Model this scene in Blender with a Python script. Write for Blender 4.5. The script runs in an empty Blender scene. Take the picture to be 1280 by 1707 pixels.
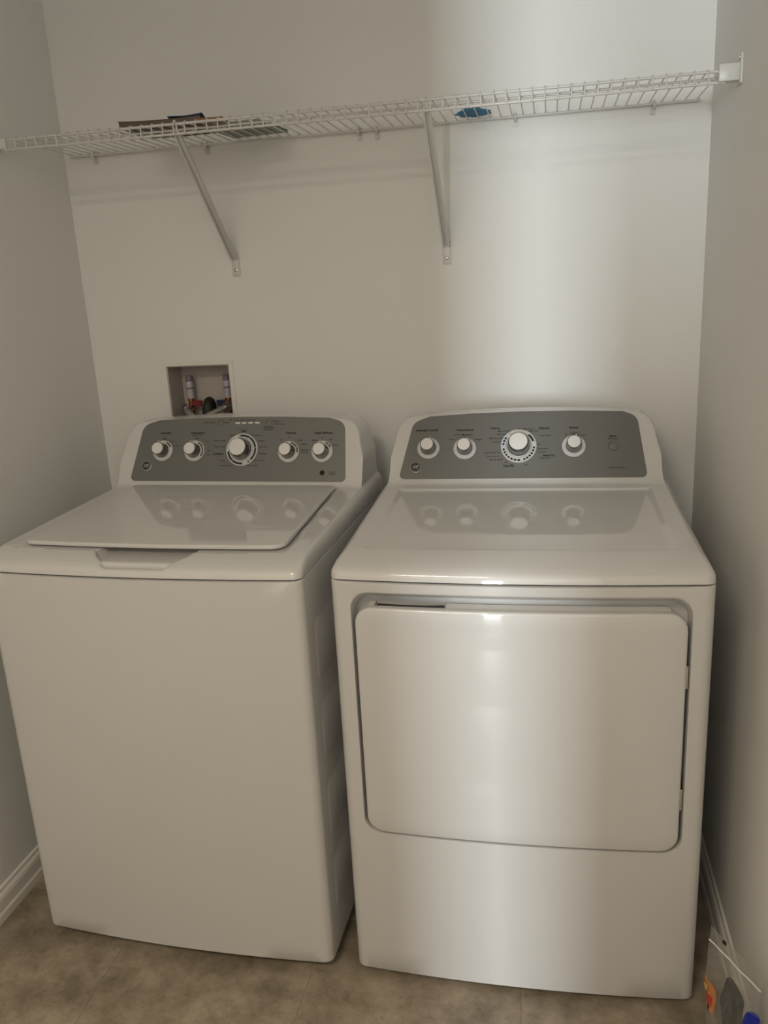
import bpy, bmesh, math, random
from mathutils import Vector, Matrix
random.seed(7)
S = bpy.context.scene
COL = S.collection

# ------------------------------------------------------------------ camera
cam_d = bpy.data.cameras.new('camera'); cam = bpy.data.objects.new('camera', cam_d); COL.objects.link(cam)
CX, CY, CZ, YAW, PITCH, ROLL, FPX = 1.2879, -2.2167, 1.4237, -0.2034, -0.2709, -0.054, 1379.25
cam_d.sensor_fit = 'HORIZONTAL'; cam_d.sensor_width = 36.0; cam_d.lens = 36.0*FPX/1280.0; cam_d.clip_start = 0.02
def cam_matrix():
    f = Vector((math.sin(YAW)*math.cos(PITCH), math.cos(YAW)*math.cos(PITCH), math.sin(PITCH)))
    r = Vector((math.cos(YAW), -math.sin(YAW), 0)); u = r.cross(f)
    c, s = math.cos(ROLL), math.sin(ROLL)
    r2 = c*r+s*u; u2 = -s*r+c*u
    m = Matrix((r2, u2, -f)).transposed().to_4x4(); m.translation = (CX, CY, CZ); return m
cam.matrix_world = cam_matrix(); S.camera = cam

# ------------------------------------------------------------------ world, daylight and exposure
world = bpy.data.worlds.new('world'); S.world = world; world.use_nodes = True
world.node_tree.nodes['Background'].inputs[0].default_value = (0.75, 0.86, 1.0, 1); world.node_tree.nodes['Background'].inputs[1].default_value = 1.0
WIN_X0, WIN_X1, WIN_Z0, WIN_Z1, WIN_Y = 0.40, 0.80, 0.1, 2.4, -9.0     # tall narrow window far behind the camera
def area(name, loc, rot, sx, sy, power, col):
    d = bpy.data.lights.new(name, 'AREA'); d.shape = 'RECTANGLE'; d.size = sx; d.size_y = sy; d.energy = power; d.color = col
    o = bpy.data.objects.new(name, d); COL.objects.link(o); o.location = loc; o.rotation_euler = rot; return o
# daylight entering by the window at the end of the living room
area('daylight_window', ((WIN_X0+WIN_X1)/2, WIN_Y+0.02, (WIN_Z0+WIN_Z1)/2), (math.radians(90), 0, 0), WIN_X1-WIN_X0, WIN_Z1-WIN_Z0, 395, (0.87, 0.95, 1.0))
# warm fill light added at the hall ceiling to set the ambient level
area('hall_warm_fill', (0.62, -2.95, 2.62), (0, 0, 0), 0.7, 0.5, 31, (1.0, 0.86, 0.67))
S.view_settings.view_transform = 'Standard'; S.view_settings.look = 'None'; S.view_settings.gamma = 1.0
S.view_settings.use_curve_mapping = False; S.view_settings.exposure = 0.0

# ------------------------------------------------------------------ materials
def P(name, col, rough=0.5, metal=0.0, spec=0.5, coat=0.0, coatr=0.05, vary=0.0, vscale=8.0, bump=0.0, bscale=200.0, dist=0.001, rvary=0.0):
    m = bpy.data.materials.new(name); m.use_nodes = True; nt = m.node_tree; b = nt.nodes['Principled BSDF']
    b.inputs['Base Color'].default_value = (*col, 1); b.inputs['Roughness'].default_value = rough; b.inputs['Metallic'].default_value = metal
    b.inputs['Specular IOR Level'].default_value = spec; b.inputs['Coat Weight'].default_value = coat; b.inputs['Coat Roughness'].default_value = coatr
    tc = nt.nodes.new('ShaderNodeTexCoord')
    n = nt.nodes.new('ShaderNodeTexNoise'); n.inputs['Scale'].default_value = vscale; n.inputs['Detail'].default_value = 4
    nt.links.new(tc.outputs['Object'], n.inputs['Vector'])
    r = nt.nodes.new('ShaderNodeMapRange'); r.inputs['To Min'].default_value = 1-vary; r.inputs['To Max'].default_value = 1+vary
    r.inputs['From Min'].default_value = 0.3; r.inputs['From Max'].default_value = 0.7
    nt.links.new(n.outputs['Fac'], r.inputs['Value'])
    mx = nt.nodes.new('ShaderNodeVectorMath'); mx.operation = 'SCALE'; mx.inputs[0].default_value = col
    nt.links.new(r.outputs['Result'], mx.inputs['Scale']); nt.links.new(mx.outputs[0], b.inputs['Base Color'])
    if bump > 0:
        n2 = nt.nodes.new('ShaderNodeTexNoise'); n2.inputs['Scale'].default_value = bscale; n2.inputs['Detail'].default_value = 3
        nt.links.new(tc.outputs['Object'], n2.inputs['Vector'])
        bp = nt.nodes.new('ShaderNodeBump'); bp.inputs['Strength'].default_value = bump; bp.inputs['Distance'].default_value = dist
        nt.links.new(n2.outputs['Fac'], bp.inputs['Height']); nt.links.new(bp.outputs['Normal'], b.inputs['Normal'])
    return m
M = {}
M['wall'] = P('wall_paint', (0.80, 0.79, 0.762), 0.75, spec=0.25, vary=0.012, vscale=1.5, bump=0.35, bscale=140, dist=0.0012)
M['ceiling'] = P('ceiling_paint', (0.80, 0.78, 0.74), 0.85, vary=0.01)
M['trim'] = P('trim_paint', (0.80, 0.77, 0.72), 0.4, vary=0.01)
M['enamel'] = P('white_enamel', (0.61, 0.60, 0.585), 0.4, coat=0.5, coatr=0.12, vary=0.008, vscale=3)
M['gloss'] = P('glossy_white_enamel', (0.62, 0.61, 0.595), 0.5, coat=1.0, coatr=0.03, vary=0.006, vscale=3)
M['plastic'] = P('white_plastic', (0.78, 0.77, 0.745), 0.35, vary=0.008)
M['panel'] = P('silver_grey_panel', (0.158, 0.157, 0.148), 0.45, metal=0.15, vary=0.02, vscale=30)
M['print'] = P('dark_print', (0.012, 0.012, 0.012), 0.6, spec=0.2)
M['black'] = P('black_plastic', (0.012, 0.012, 0.012), 0.45)
M['blueprint'] = P('blue_print', (0.03, 0.09, 0.22), 0.4)
M['lightblue'] = P('pale_blue_print', (0.45, 0.62, 0.8), 0.4)
M['chrome'] = P('chrome', (0.60, 0.60, 0.60), 0.12, metal=1.0)
M['knobmetal'] = P('dark_chrome_knob_side', (0.30, 0.29, 0.28), 0.16, metal=1.0)
M['cap'] = P('satin_silver_cap', (0.74, 0.72, 0.70), 0.35)
M['skirt'] = P('pale_silver_plastic', (0.42, 0.42, 0.43), 0.3)
M['rim'] = P('white_dial_rim', (0.60, 0.595, 0.585), 0.35)
M['led'] = P('pale_indicator', (0.75, 0.75, 0.70), 0.4)
M['shadowgap'] = P('dark_seam', (0.02, 0.02, 0.02), 0.8)
M['wire'] = P('white_vinyl_wire', (0.66, 0.65, 0.62), 0.35, vary=0.01)
M['boxplastic'] = P('outlet_box_plastic', (0.50, 0.45, 0.40), 0.5, vary=0.03)
M['copper'] = P('copper', (0.45, 0.16, 0.07), 0.32, metal=0.9, vary=0.1, vscale=60)
M['label'] = P('white_label', (0.50, 0.48, 0.51), 0.45, vary=0.12, vscale=160)
M['mauve'] = P('mauve_band', (0.22, 0.15, 0.22), 0.45)
M['red'] = P('red_handle', (0.20, 0.014, 0.012), 0.4)
M['blue'] = P('blue_handle', (0.012, 0.022, 0.06), 0.4)
M['rubber'] = P('black_rubber', (0.018, 0.017, 0.015), 0.55)
M['braid'] = P('braided_steel', (0.42, 0.41, 0.38), 0.4, metal=0.7, vary=0.25, vscale=700)
M['brown'] = P('brown_paper', (0.13, 0.10, 0.075), 0.7, vary=0.2, vscale=30)
M['teal'] = P('grey_green_paper', (0.26, 0.28, 0.24), 0.6, vary=0.1, vscale=30)
M['rust'] = P('rust_card', (0.24, 0.12, 0.07), 0.6, vary=0.1)
M['bluebook'] = P('blue_card', (0.02, 0.09, 0.24), 0.4, vary=0.1)
M['bluecloth'] = P('blue_cloth', (0.045, 0.19, 0.33), 0.8, vary=0.35, vscale=60, bump=0.6, bscale=300)
M['royal'] = P('royal_blue_plastic', (0.008, 0.02, 0.30), 0.3)
M['capwhite'] = P('white_cap', (0.75, 0.74, 0.72), 0.4)
M['dark'] = P('charcoal_rubber', (0.008, 0.008, 0.007), 0.7, spec=0.2, vary=0.2, vscale=40)
M['orange'] = P('orange_print', (0.55, 0.22, 0.08), 0.5, vary=0.2, vscale=90)
M['redprint'] = P('red_print', (0.5, 0.05, 0.03), 0.5)
M['greenprint'] = P('green_print', (0.25, 0.38, 0.08), 0.5)
M['yellow'] = P('yellow_print', (0.6, 0.42, 0.12), 0.5)

def tile_mat():
    m = bpy.data.materials.new('taupe_porcelain_tile'); m.use_nodes = True; nt = m.node_tree; b = nt.nodes['Principled BSDF']
    geo = nt.nodes.new('ShaderNodeNewGeometry')
    def noise(scale, detail, rough=0.6):
        n = nt.nodes.new('ShaderNodeTexNoise'); n.inputs['Scale'].default_value = scale; n.inputs['Detail'].default_value = detail; n.inputs['Roughness'].default_value = rough
        nt.links.new(geo.outputs['Position'], n.inputs['Vector']); return n
    n1 = noise(8, 10, 0.74); r1 = nt.nodes.new('ShaderNodeValToRGB')
    r1.color_ramp.elements[0].position = 0.36; r1.color_ramp.elements[0].color = (0.185, 0.148, 0.105, 1)
    r1.color_ramp.elements[1].position = 0.64; r1.color_ramp.elements[1].color = (0.42, 0.352, 0.265, 1)
    nt.links.new(n1.outputs['Fac'], r1.inputs['Fac'])
    n2 = noise(38, 6, 0.75); r2 = nt.nodes.new('ShaderNodeValToRGB')
    r2.color_ramp.elements[0].position = 0.30; r2.color_ramp.elements[0].color = (0.55, 0.53, 0.5, 1)
    r2.color_ramp.elements[1].position = 0.44; r2.color_ramp.elements[1].color = (1, 1, 1, 1)
    nt.links.new(n2.outputs['Fac'], r2.inputs['Fac'])
    mx = nt.nodes.new('ShaderNodeMix'); mx.data_type = 'RGBA'; mx.blend_type = 'MULTIPLY'; mx.inputs[0].default_value = 0.8
    nt.links.new(r1.outputs['Color'], mx.inputs[6]); nt.links.new(r2.outputs['Color'], mx.inputs[7])
    nt.links.new(mx.outputs[2], b.inputs['Base Color']); b.inputs['Roughness'].default_value = 0.45
    return m
M['tile'] = tile_mat()
M['lowbounce'] = P('low_bounce_floor', (0.10, 0.07, 0.045), 0.5, vary=0.2, vscale=12)  # unseen hall floor, made dark to lower the light it bounces
M['grout'] = P('pale_grout', (0.42, 0.36, 0.28), 0.9, vary=0.05, vscale=60)

def film_mat():
    m = bpy.data.materials.new('clear_plastic_film'); m.use_nodes = True; nt = m.node_tree; nt.nodes.remove(nt.nodes['Principled BSDF'])
    out = nt.nodes['Material Output']
    t = nt.nodes.new('ShaderNodeBsdfTransparent'); t.inputs[0].default_value = (0.93, 0.93, 0.92, 1)
    g = nt.nodes.new('ShaderNodeBsdfGlossy'); g.inputs['Roughness'].default_value = 0.18
    d = nt.nodes.new('ShaderNodeBsdfDiffuse'); d.inputs[0].default_value = (0.75, 0.74, 0.70, 1)
    m1 = nt.nodes.new('ShaderNodeMixShader'); m1.inputs[0].default_value = 0.3
    nt.links.new(d.outputs[0], m1.inputs[1]); nt.links.new(g.outputs[0], m1.inputs[2])
    m2 = nt.nodes.new('ShaderNodeMixShader')
    n = nt.nodes.new('ShaderNodeTexNoise'); n.inputs['Scale'].default_value = 14
    r = nt.nodes.new('ShaderNodeMapRange'); r.inputs['To Min'].default_value = 0.05; r.inputs['To Max'].default_value = 0.28
    nt.links.new(n.outputs['Fac'], r.inputs['Value']); nt.links.new(r.outputs['Result'], m2.inputs[0])
    nt.links.new(t.outputs[0], m2.inputs[1]); nt.links.new(m1.outputs[0], m2.inputs[2]); nt.links.new(m2.outputs[0], out.inputs['Surface'])
    return m
M['film'] = film_mat()
def glass_mat():
    m = bpy.data.materials.new('window_glass'); m.use_nodes = True; nt = m.node_tree; nt.nodes.remove(nt.nodes['Principled BSDF'])
    t = nt.nodes.new('ShaderNodeBsdfTransparent'); g = nt.nodes.new('ShaderNodeBsdfGlossy'); g.inputs['Roughness'].default_value = 0.02
    mx = nt.nodes.new('ShaderNodeMixShader'); mx.inputs[0].default_value = 0.06
    nt.links.new(t.outputs[0], mx.inputs[1]); nt.links.new(g.outputs[0], mx.inputs[2]); nt.links.new(mx.outputs[0], nt.nodes['Material Output'].inputs['Surface'])
    return m
M['glass'] = glass_mat()

# ------------------------------------------------------------------ helpers
def link(name, me, parent=None):
    o = bpy.data.objects.new(name, me); COL.objects.link(o)
    if parent: o.parent = parent
    return o
def mesh(name, V, F, mat, parent=None, smooth=None, bevel=0.0, seg=2):
    me = bpy.data.meshes.new(name); me.from_pydata([tuple(v) for v in V], [], F); me.update()
    bm = bmesh.new(); bm.from_mesh(me); bmesh.ops.remove_doubles(bm, verts=bm.verts, dist=1e-6); bmesh.ops.recalc_face_normals(bm, faces=bm.faces)
    if bevel > 0:
        ed = [e for e in bm.edges if len(e.link_faces) == 2 and e.calc_face_angle(0) > 0.5]
        bmesh.ops.bevel(bm, geom=ed, offset=bevel, segments=seg, affect='EDGES', profile=0.5, clamp_overlap=True)
    bm.to_mesh(me); bm.free()
    me.materials.append(M[mat] if isinstance(mat, str) else mat)
    if smooth is not None:
        me.polygons.foreach_set('use_smooth', [True]*len(me.polygons)); me.set_sharp_from_angle(angle=math.radians(smooth))
    return link(name, me, parent)
def boxVF(x0, x1, y0, y1, z0, z1):
    V = [(x0,y0,z0),(x1,y0,z0),(x1,y1,z0),(x0,y1,z0),(x0,y0,z1),(x1,y0,z1),(x1,y1,z1),(x0,y1,z1)]
    return V, [(0,3,2,1),(4,5,6,7),(0,1,5,4),(1,2,6,5),(2,3,7,6),(3,0,4,7)]
def box(name, x0, x1, y0, y1, z0, z1, mat, parent=None, bevel=0.0):
    V, F = boxVF(x0, x1, y0, y1, z0, z1); return mesh(name, V, F, mat, parent, 40 if bevel else None, bevel)
class MB:
    def __init__(s): s.V = []; s.F = []
    def add(s, V, F):
        n = len(s.V); s.V += [tuple(v) for v in V]; s.F += [tuple(i+n for i in f) for f in F]
    def box(s, *a): s.add(*boxVF(*a))
    def tube(s, pts, r, n=8):
        s.add(*tubeVF(pts, r, n))
    def build(s, name, mat, parent=None, smooth=None, bevel=0.0): return mesh(name, s.V, s.F, mat, parent, smooth, bevel)
def tubeVF(pts, r, n=8):
    pts = [Vector(p) for p in pts]; V = []; F = []; rr = r if isinstance(r, (list, tuple)) else [r]*len(pts)
    t0 = (pts[1]-pts[0]).normalized(); up = Vector((0,0,1)) if abs(t0.z) < 0.9 else Vector((1,0,0))
    a = t0.cross(up).normalized()
    for i, p in enumerate(pts):
        t = (pts[min(i+1, len(pts)-1)]-pts[max(i-1, 0)]).normalized()
        a = (a - t*a.dot(t)).normalized(); b = t.cross(a)
        for k in range(n):
            th = 2*math.pi*k/n; V.append(p+(a*math.cos(th)+b*math.sin(th))*rr[i])
    for i in range(len(pts)-1):
        for k in range(n): F.append((i*n+k, i*n+(k+1)%n, (i+1)*n+(k+1)%n, (i+1)*n+k))
    F.append(tuple(range(n-1, -1, -1))); F.append(tuple(range((len(pts)-1)*n, len(pts)*n)))
    return V, F
def tube(name, pts, r, mat, parent=None, n=10):
    V, F = tubeVF(pts, r, n); return mesh(name, V, F, mat, parent, 50)
def spline(ctrl, n=8):
    P_ = [Vector(c) for c in ctrl]; P_ = [2*P_[0]-P_[1]]+P_+[2*P_[-1]-P_[-2]]; out = []
    for i in range(1, len(P_)-2):
        for k in range(n):
            t = k/n; a, b, c, d = P_[i-1:i+3]
            out.append(0.5*((2*b)+(c-a)*t+(2*a-5*b+4*c-d)*t*t+(3*b-a-3*c+d)*t**3))
    out.append(P_[-2]); return out
def lathe(prof, n=40, cap=True):
    "profile [(r, h)] about the local z axis"
    V = []; F = []
    for r, h in prof:
        for k in range(n): V.append((r*math.cos(2*math.pi*k/n), r*math.sin(2*math.pi*k/n), h))
    for i in range(len(prof)-1):
        for k in range(n): F.append((i*n+k, i*n+(k+1)%n, (i+1)*n+(k+1)%n, (i+1)*n+k))
    if cap: F.append(tuple(range((len(prof)-1)*n, len(prof)*n))); F.append(tuple(range(n-1, -1, -1)))
    return V, F
def empty(name, loc, rz=0.0, parent=None):
    o = bpy.data.objects.new(name, None); COL.objects.link(o); o.location = loc; o.rotation_euler = (0, 0, rz); o.empty_display_size = 0.05
    if parent: o.parent = parent
    return o
def tag(o, label, cat, group=None):
    o['label'] = label; o['category'] = cat
    if group: o['group'] = group
    return o
def struct(o): o['kind'] = 'structure'; return o
def smin(a, b, k):
    h = max(k-abs(a-b), 0.0)/k; return min(a, b)-h*h*k*0.25
def smax(a, b, k): return -smin(-a, -b, k)
def sstep(a, b, x):
    t = min(1.0, max(0.0, (x-a)/(b-a))); return t*t*(3-2*t)
def prism(outline, h0, h1):
    "outline in (x, y), extruded along local z from h0 to h1"
    n = len(outline); V = [(x, y, h0) for x, y in outline]+[(x, y, h1) for x, y in outline]
    F = [tuple(range(n-1, -1, -1)), tuple(range(n, 2*n))]+[(i, (i+1) % n, n+(i+1) % n, n+i) for i in range(n)]
    return V, F
def round_poly(pts, radii, m=6):
    out = []; n = len(pts)
    for i in range(n):
        p = Vector(pts[i]); a = (Vector(pts[i-1])-p); b = (Vector(pts[(i+1) % n])-p); r = radii[i]
        if r <= 0: out.append(tuple(p)); continue
        an = a.normalized(); bn = b.normalized(); th = an.angle(bn)
        d = min(r/math.tan(th/2), a.length*0.49, b.length*0.49); r = d*math.tan(th/2)
        c = p+(an+bn).normalized()*(r/math.sin(th/2))
        s = p+an*d-c; e = p+bn*d-c; tot = s.angle(e)
        for k in range(m+1):
            t = k/m; v = (s*math.sin((1-t)*tot)+e*math.sin(t*tot))/math.sin(tot); out.append(tuple(c+v))
    return out
def rr_loop(hx, z0, z1, r, nx=14, nz=14, m=6):
    "rounded rectangle in (x, z): fixed topology whatever the size"
    out = []
    cs = [(hx-r, z0+r, -90), (hx-r, z1-r, 0), (-hx+r, z1-r, 90), (-hx+r, z0+r, 180)]
    for i in range(4):
        cx, cz, a0 = cs[i]
        for k in range(m+1):
            a = math.radians(a0+90*k/m); out.append((cx+r*math.cos(a), cz+r*math.sin(a)))
        nxt = cs[(i+1) % 4]; a1 = math.radians(nxt[2]); e = (nxt[0]+r*math.cos(a1), nxt[1]+r*math.sin(a1)); s = out[-1]
        n = nz if i % 2 == 0 else nx
        for k in range(1, n): out.append((s[0]+(e[0]-s[0])*k/n, s[1]+(e[1]-s[1])*k/n))
    return out
def rings(loops, cap0=True, cap1=True):
    assert len(set(len(l) for l in loops)) == 1
    n = len(loops[0]); V = [v for l in loops for v in l]; F = []
    for i in range(len(loops)-1):
        for k in range(n): F.append((i*n+k, i*n+(k+1) % n, (i+1)*n+(k+1) % n, (i+1)*n+k))
    if cap0: F.append(tuple(range(n-1, -1, -1)))
    if cap1: F.append(tuple(range((len(loops)-1)*n, len(loops)*n)))
    return V, F
_txt_cache = {}
def textVF(s, bold=False):
    c = bpy.data.curves.new('t', 'FONT'); c.body = s; c.size = 1.0; c.align_x = 'CENTER'; c.align_y = 'CENTER'; c.resolution_u = 2
    c.offset = 0.035 if bold else 0.012
    o = bpy.data.objects.new('t', c); me = bpy.data.meshes.new_from_object(o)
    V = [tuple(v.co) for v in me.vertices]; F = [tuple(p.vertices) for p in me.polygons]
    bpy.data.objects.remove(o); bpy.data.curves.remove(c); bpy.data.meshes.remove(me)
    return V, F

# ------------------------------------------------------------------ the room
XL, XR, ZC = 0.0, 1.6608, 2.74
YF = -2.46          # front wall of the laundry room, with the doorway behind the camera
DX0, DX1, DZ = 0.10, 1.64, 2.52
BX0, BX1, BZ0, BZ1 = 0.222, 0.411, 1.020, 1.226     # opening of the outlet box in the back wall
# floor: grout bed and single tiles
fl = struct(box('floor', XL-0.12, XR+0.12, YF-0.12, 0.12, -0.06, -0.0022, 'grout'))
TP = 0.4475; GX0 = 0.342; GY0 = -0.672; G = 0.0026
def cuts(a, b, ref):
    k = math.ceil((a-ref)/TP); c = [a]; v = ref+k*TP
    while v < b:
        if v-a > 0.01: c.append(v)
        v += TP
    return c+[b]
tile_cache = {}
xs = cuts(XL, XR, GX0); ys = cuts(YF, 0.0, GY0)
for i in range(len(xs)-1):
    for j in range(len(ys)-1):
        w, d = xs[i+1]-xs[i]-G, ys[j+1]-ys[j]-G; key = (round(w, 4), round(d, 4))
        if key not in tile_cache:
            t = box('tile', -w/2, w/2, -d/2, d/2, -0.008, 0.0, 'tile', fl, 0.0008); tile_cache[key] = t.data
        else: t = link('tile', tile_cache[key], fl)
        t.location = ((xs[i]+xs[i+1])/2, (ys[j]+ys[j+1])/2, 0)
# back wall with the hole of the outlet box
gx = [XL-0.12, BX0, BX1, XR+0.12]; gz = [0, BZ0, BZ1, ZC]
wb = MB()
for i in range(3):
    for j in range(3):
        if (i, j) != (1, 1): wb.box(gx[i], gx[i+1], 0.0, 0.12, gz[j], gz[j+1])
struct(wb.build('wall_back', 'wall'))
struct(box('wall_left', XL-0.12, XL, YF, 0.0, 0, ZC, 'wall'))
struct(box('wall_right', XR, XR+0.12, YF, 0.0, 0, ZC, 'wall'))
struct(box('ceiling', XL-0.12, XR+0.12, YF-0.12, 0.12, ZC, ZC+0.1, 'ceiling'))
wf = MB()
wf.box(XL-0.12, DX0, YF-0.12, YF, 0, ZC); wf.box(DX1, XR+0.12, YF-0.12, YF, 0, ZC); wf.box(DX0, DX1, YF-0.12, YF, DZ, ZC)
struct(wf.build('wall_front', 'wall'))
# baseboards: moulded profile (distance from the wall, height)
prof = [(0, 0), (0.0155, 0), (0.0155, 0.020), (0.0125, 0.026), (0.0125, 0.052), (0.0105, 0.060), (0.006, 0.066), (0.005, 0.074), (0, 0.076)]
def baseboard(name, a, b, n):
    a, b, n = Vector(a), Vector(b), Vector(n); k = len(prof)
    V = [a+n*d+Vector((0, 0, h)) for d, h in prof]+[b+n*d+Vector((0, 0, h)) for d, h in prof]
    F = [(i, i+1, k+i+1, k+i) for i in range(k-1)]+[tuple(range(k)), tuple(range(2*k-1, k-1, -1)), (k-1, 0, k, 2*k-1)]
    struct(mesh(name, V, F, 'trim'))
baseboard('baseboard_left', (XL, YF, 0.0005), (XL, 0, 0.0005), (1, 0, 0))
baseboard('baseboard_right', (XR, YF, 0.0005), (XR, 0, 0.0005), (-1, 0, 0))
baseboard('baseboard_back', (XL+0.0155, 0, 0.0005), (XR-0.0155, 0, 0.0005), (0, -1, 0))
# the hall behind the doorway, out of view: it carries the daylight
HX0, HX1, HY, PY = -1.0, 2.4, WIN_Y, -3.6
struct(box('floor_hall', HX0, HX1, HY, YF-0.12, -0.06, 0.0, 'lowbounce'))
struct(box('ceiling_hall', HX0, HX1, HY, YF-0.12, 2.64, 2.74, 'ceiling'))
struct(box('wall_hall_left', HX0-0.1, HX0, HY, YF-0.12, 0, 2.74, 'wall'))
struct(box('wall_hall_right', HX1, HX1+0.1, HY, YF-0.12, 0, 2.74, 'wall'))
wn = MB(); wn.box(HX0, WIN_X0, HY-0.1, HY, 0, 2.64); wn.box(WIN_X1, HX1, HY-0.1, HY, 0, 2.64); wn.box(WIN_X0, WIN_X1, HY-0.1, HY, 0, WIN_Z0); wn.box(WIN_X0, WIN_X1, HY-0.1, HY, WIN_Z1, 2.64)
struct(wn.build('wall_hall_end', 'wall'))
ws = MB(); ws.box(HX0, XL-0.12, YF-0.12, YF-0.02, 0, 2.74); ws.box(XR+0.12, HX1, YF-0.12, YF-0.02, 0, 2.74)
struct(ws.build('wall_hall_side', 'wall'))
# unseen slotted wall with a half wall, invented to shape the daylight shaft
PA, PB, PH = 0.915, 1.055, 1.55
wp = MB(); wp.box(HX0, PA, PY-0.1, PY, 0, 2.64); wp.box(PB, HX1, PY-0.1, PY, 0, PH)
struct(wp.build('wall_light_blocker', 'wall'))
wd = struct(box('window_1', WIN_X0, WIN_X1, HY-0.055, HY-0.045, WIN_Z0, WIN_Z1, 'glass'))
for x0, x1, z0, z1 in ((WIN_X0, WIN_X0+0.05, WIN_Z0, WIN_Z1), (WIN_X1-0.05, WIN_X1, WIN_Z0, WIN_Z1), (WIN_X0+0.05, WIN_X1-0.05, WIN_Z0, WIN_Z0+0.05), (WIN_X0+0.05, WIN_X1-0.05, WIN_Z1-0.05, WIN_Z1)):
    box('window_frame', x0, x1, HY-0.08, HY-0.02, z0, z1, 'trim', wd)

# ------------------------------------------------------------------ appliances
WH = 0.343; BOW = 0.015
def bowy(x): return -BOW*max(0.0, 1-(x/WH)**2)
def cover(name, parent, deck, zseam, y0, z0, alpha, wc, ztop, yback, front, mat, extra=None, ysx=(), xsx=(), slope=0.0, er=0.013):
    "top cover with the sloping console: one lofted skin; z = outline(x) limited by the side profile H(y)"
    ta = math.tan(alpha)
    def crown(x): return ztop-0.012*(x/0.3)**2
    def H(y, x):
        h = deck+slope*max(0.0, min(y, 0.56)-0.08)
        for (ya, za), (yb, zb) in zip(front[:-1], front[1:]):
            if ya <= y <= yb: h = za+(zb-za)*(y-ya)/(yb-ya)
        f = z0-0.0012/math.cos(alpha)*0+(y-y0)*ta
        h = smax(h, f, 0.022) if y > 0.35 else h
        h = smin(h, crown(x), 0.008)
        if y > yback-0.03: h = min(h, crown(x)-0.02*((y-(yback-0.03))/0.03)**2)
        if y >= yback: h = zseam
        return h
    # half outline from the outer edge to the middle
    q_ = er/0.013; o = [(WH, zseam), (WH, zseam+(deck-0.018*q_-zseam)*0.6), (WH-0.0015*q_, deck-0.014*q_), (WH-0.005*q_, deck-0.007*q_), (WH-0.010*q_, deck-0.002*q_), (WH-0.013*q_, deck+0.001)]
    e = WH-er
    fil = [(wc+(e-wc)*(1-t)**2.4, deck+0.001+0.075*t**1.6) for t in [k/10 for k in range(1, 11)]]
    o += fil
    R = 0.052; xe = wc-0.010; cxx = xe-R; zc = crown(cxx)-R
    o += [(wc+(xe-wc)*k/5, deck+0.076+(zc-deck-0.076)*k/5) for k in range(1, 5)]
    o += [(cxx+R*math.cos(math.radians(9*k)), zc+R*math.sin(math.radians(9*k))) for k in range(0, 11)]
    xin = [cxx*(1-k/34) for k in range(1, 35)]
    for v in xsx:
        if 0 < v < cxx: xin += [v]
    xin = sorted(set(round(v, 5) for v in xin), reverse=True)
    o += [(x, crown(x)+0.0) for x in xin]
    full = o+[(-x, z) for x, z in reversed(o[:-1])]
    ysn = sorted(set([0, 0.001, 0.003, 0.006, 0.01, 0.016, 0.022, 0.03, 0.04, 0.05, 0.06, 0.07, 0.08, 0.09, 0.1, 0.12]+[0.14+0.02*k for k in range(18)]+
        [y0-0.04+0.004*k for k in range(int((yback-y0+0.03)/0.004))]+[yback-0.02+0.002*k for k in range(10)]+[yback-0.0005, yback]+[y0+(ztop-0.016-z0)/ta+0.001*k for k in range(-6, 22)]+list(ysx)))
    V = []; F = []; n = len(full)
    for y in ysn:
        for x, z in full:
            fade = 1-sstep(0.0, 0.30, y); yy = y+bowy(x)*fade
            r = 0.018
            if abs(x) > WH-r: yy += (r-math.sqrt(max(0, r*r-(abs(x)-(WH-r))**2)))*(1-sstep(0, 0.1, y))
            z = z+slope*max(0.0, min(y, 0.56)-0.08)*sstep(zseam, deck-0.004, z)*(1-sstep(deck+0.01, deck+0.10, z))
            zz = max(zseam, smin(z, H(y, x), 0.006)) if y > 0 else zseam
            if extra: zz, dy = extra(x, y, zz); yy += dy
            V.append((x, yy, zz))
    for j in range(len(ysn)-1):
        for i in range(n-1): F.append((j*n+i, j*n+i+1, (j+1)*n+i+1, (j+1)*n+i))
    return mesh(name, V, F, mat, parent, 75)
def cab_loops(zb, zt):
    L = []
    L.append([(x, 0.69, z) for x, z in rr_loop(WH, zb, zt, 0.003)])
    for k in range(0, 6):
        a = math.radians(90*k/5); ex = 0.018*(1-math.cos(a)); ez = 0.005*(1-math.cos(a)); y = 0.018*(1-math.sin(a))
        L.append([(x, y+bowy(x)*math.sin(a), z) for x, z in rr_loop(WH-ex, zb+ez, zt-ez*0.6, 0.004+0.003*k/5)])
    return L
def front_ring(a, b, t):
    pts = [((1-t)*p[0]+t*q[0], (1-t)*p[1]+t*q[1]) for p, q in zip(a, b)]
    return [(x, bowy(x), z) for x, z in pts]
def plate_on_panel(name, V, F, mat, parent, y0, z0, alpha, smooth=None, bevel=0.0):
    o = mesh(name, V, F, mat, parent, smooth, bevel); o.location = (0, y0, z0); o.rotation_euler = (alpha, 0, 0); return o
def at_panel(o, x, s, h, y0, z0, alpha):
    o.location = (x, y0+s*math.cos(alpha)-h*math.sin(alpha), z0+s*math.sin(alpha)+h*math.cos(alpha)); o.rotation_euler = (alpha, 0, 0); return o
def legend(parent, items, y0, z0, alpha, h, size_b=0.0072, size_n=0.0054):
    for s, x, sy, w, b in items:
        V, F = textVF(s, bool(b)); xs_ = [v[0] for v in V]; ww = max(xs_)-min(xs_); cx = (max(xs_)+min(xs_))/2
        kx = w/ww; ky = size_b if b else size_n
        o = mesh('printed_word', [(x+(v[0]-cx)*kx, sy+v[1]*ky, h) for v in V], F, 'print', parent); o.location = (0, y0, z0); o.rotation_euler = (alpha, 0, 0)
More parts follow.
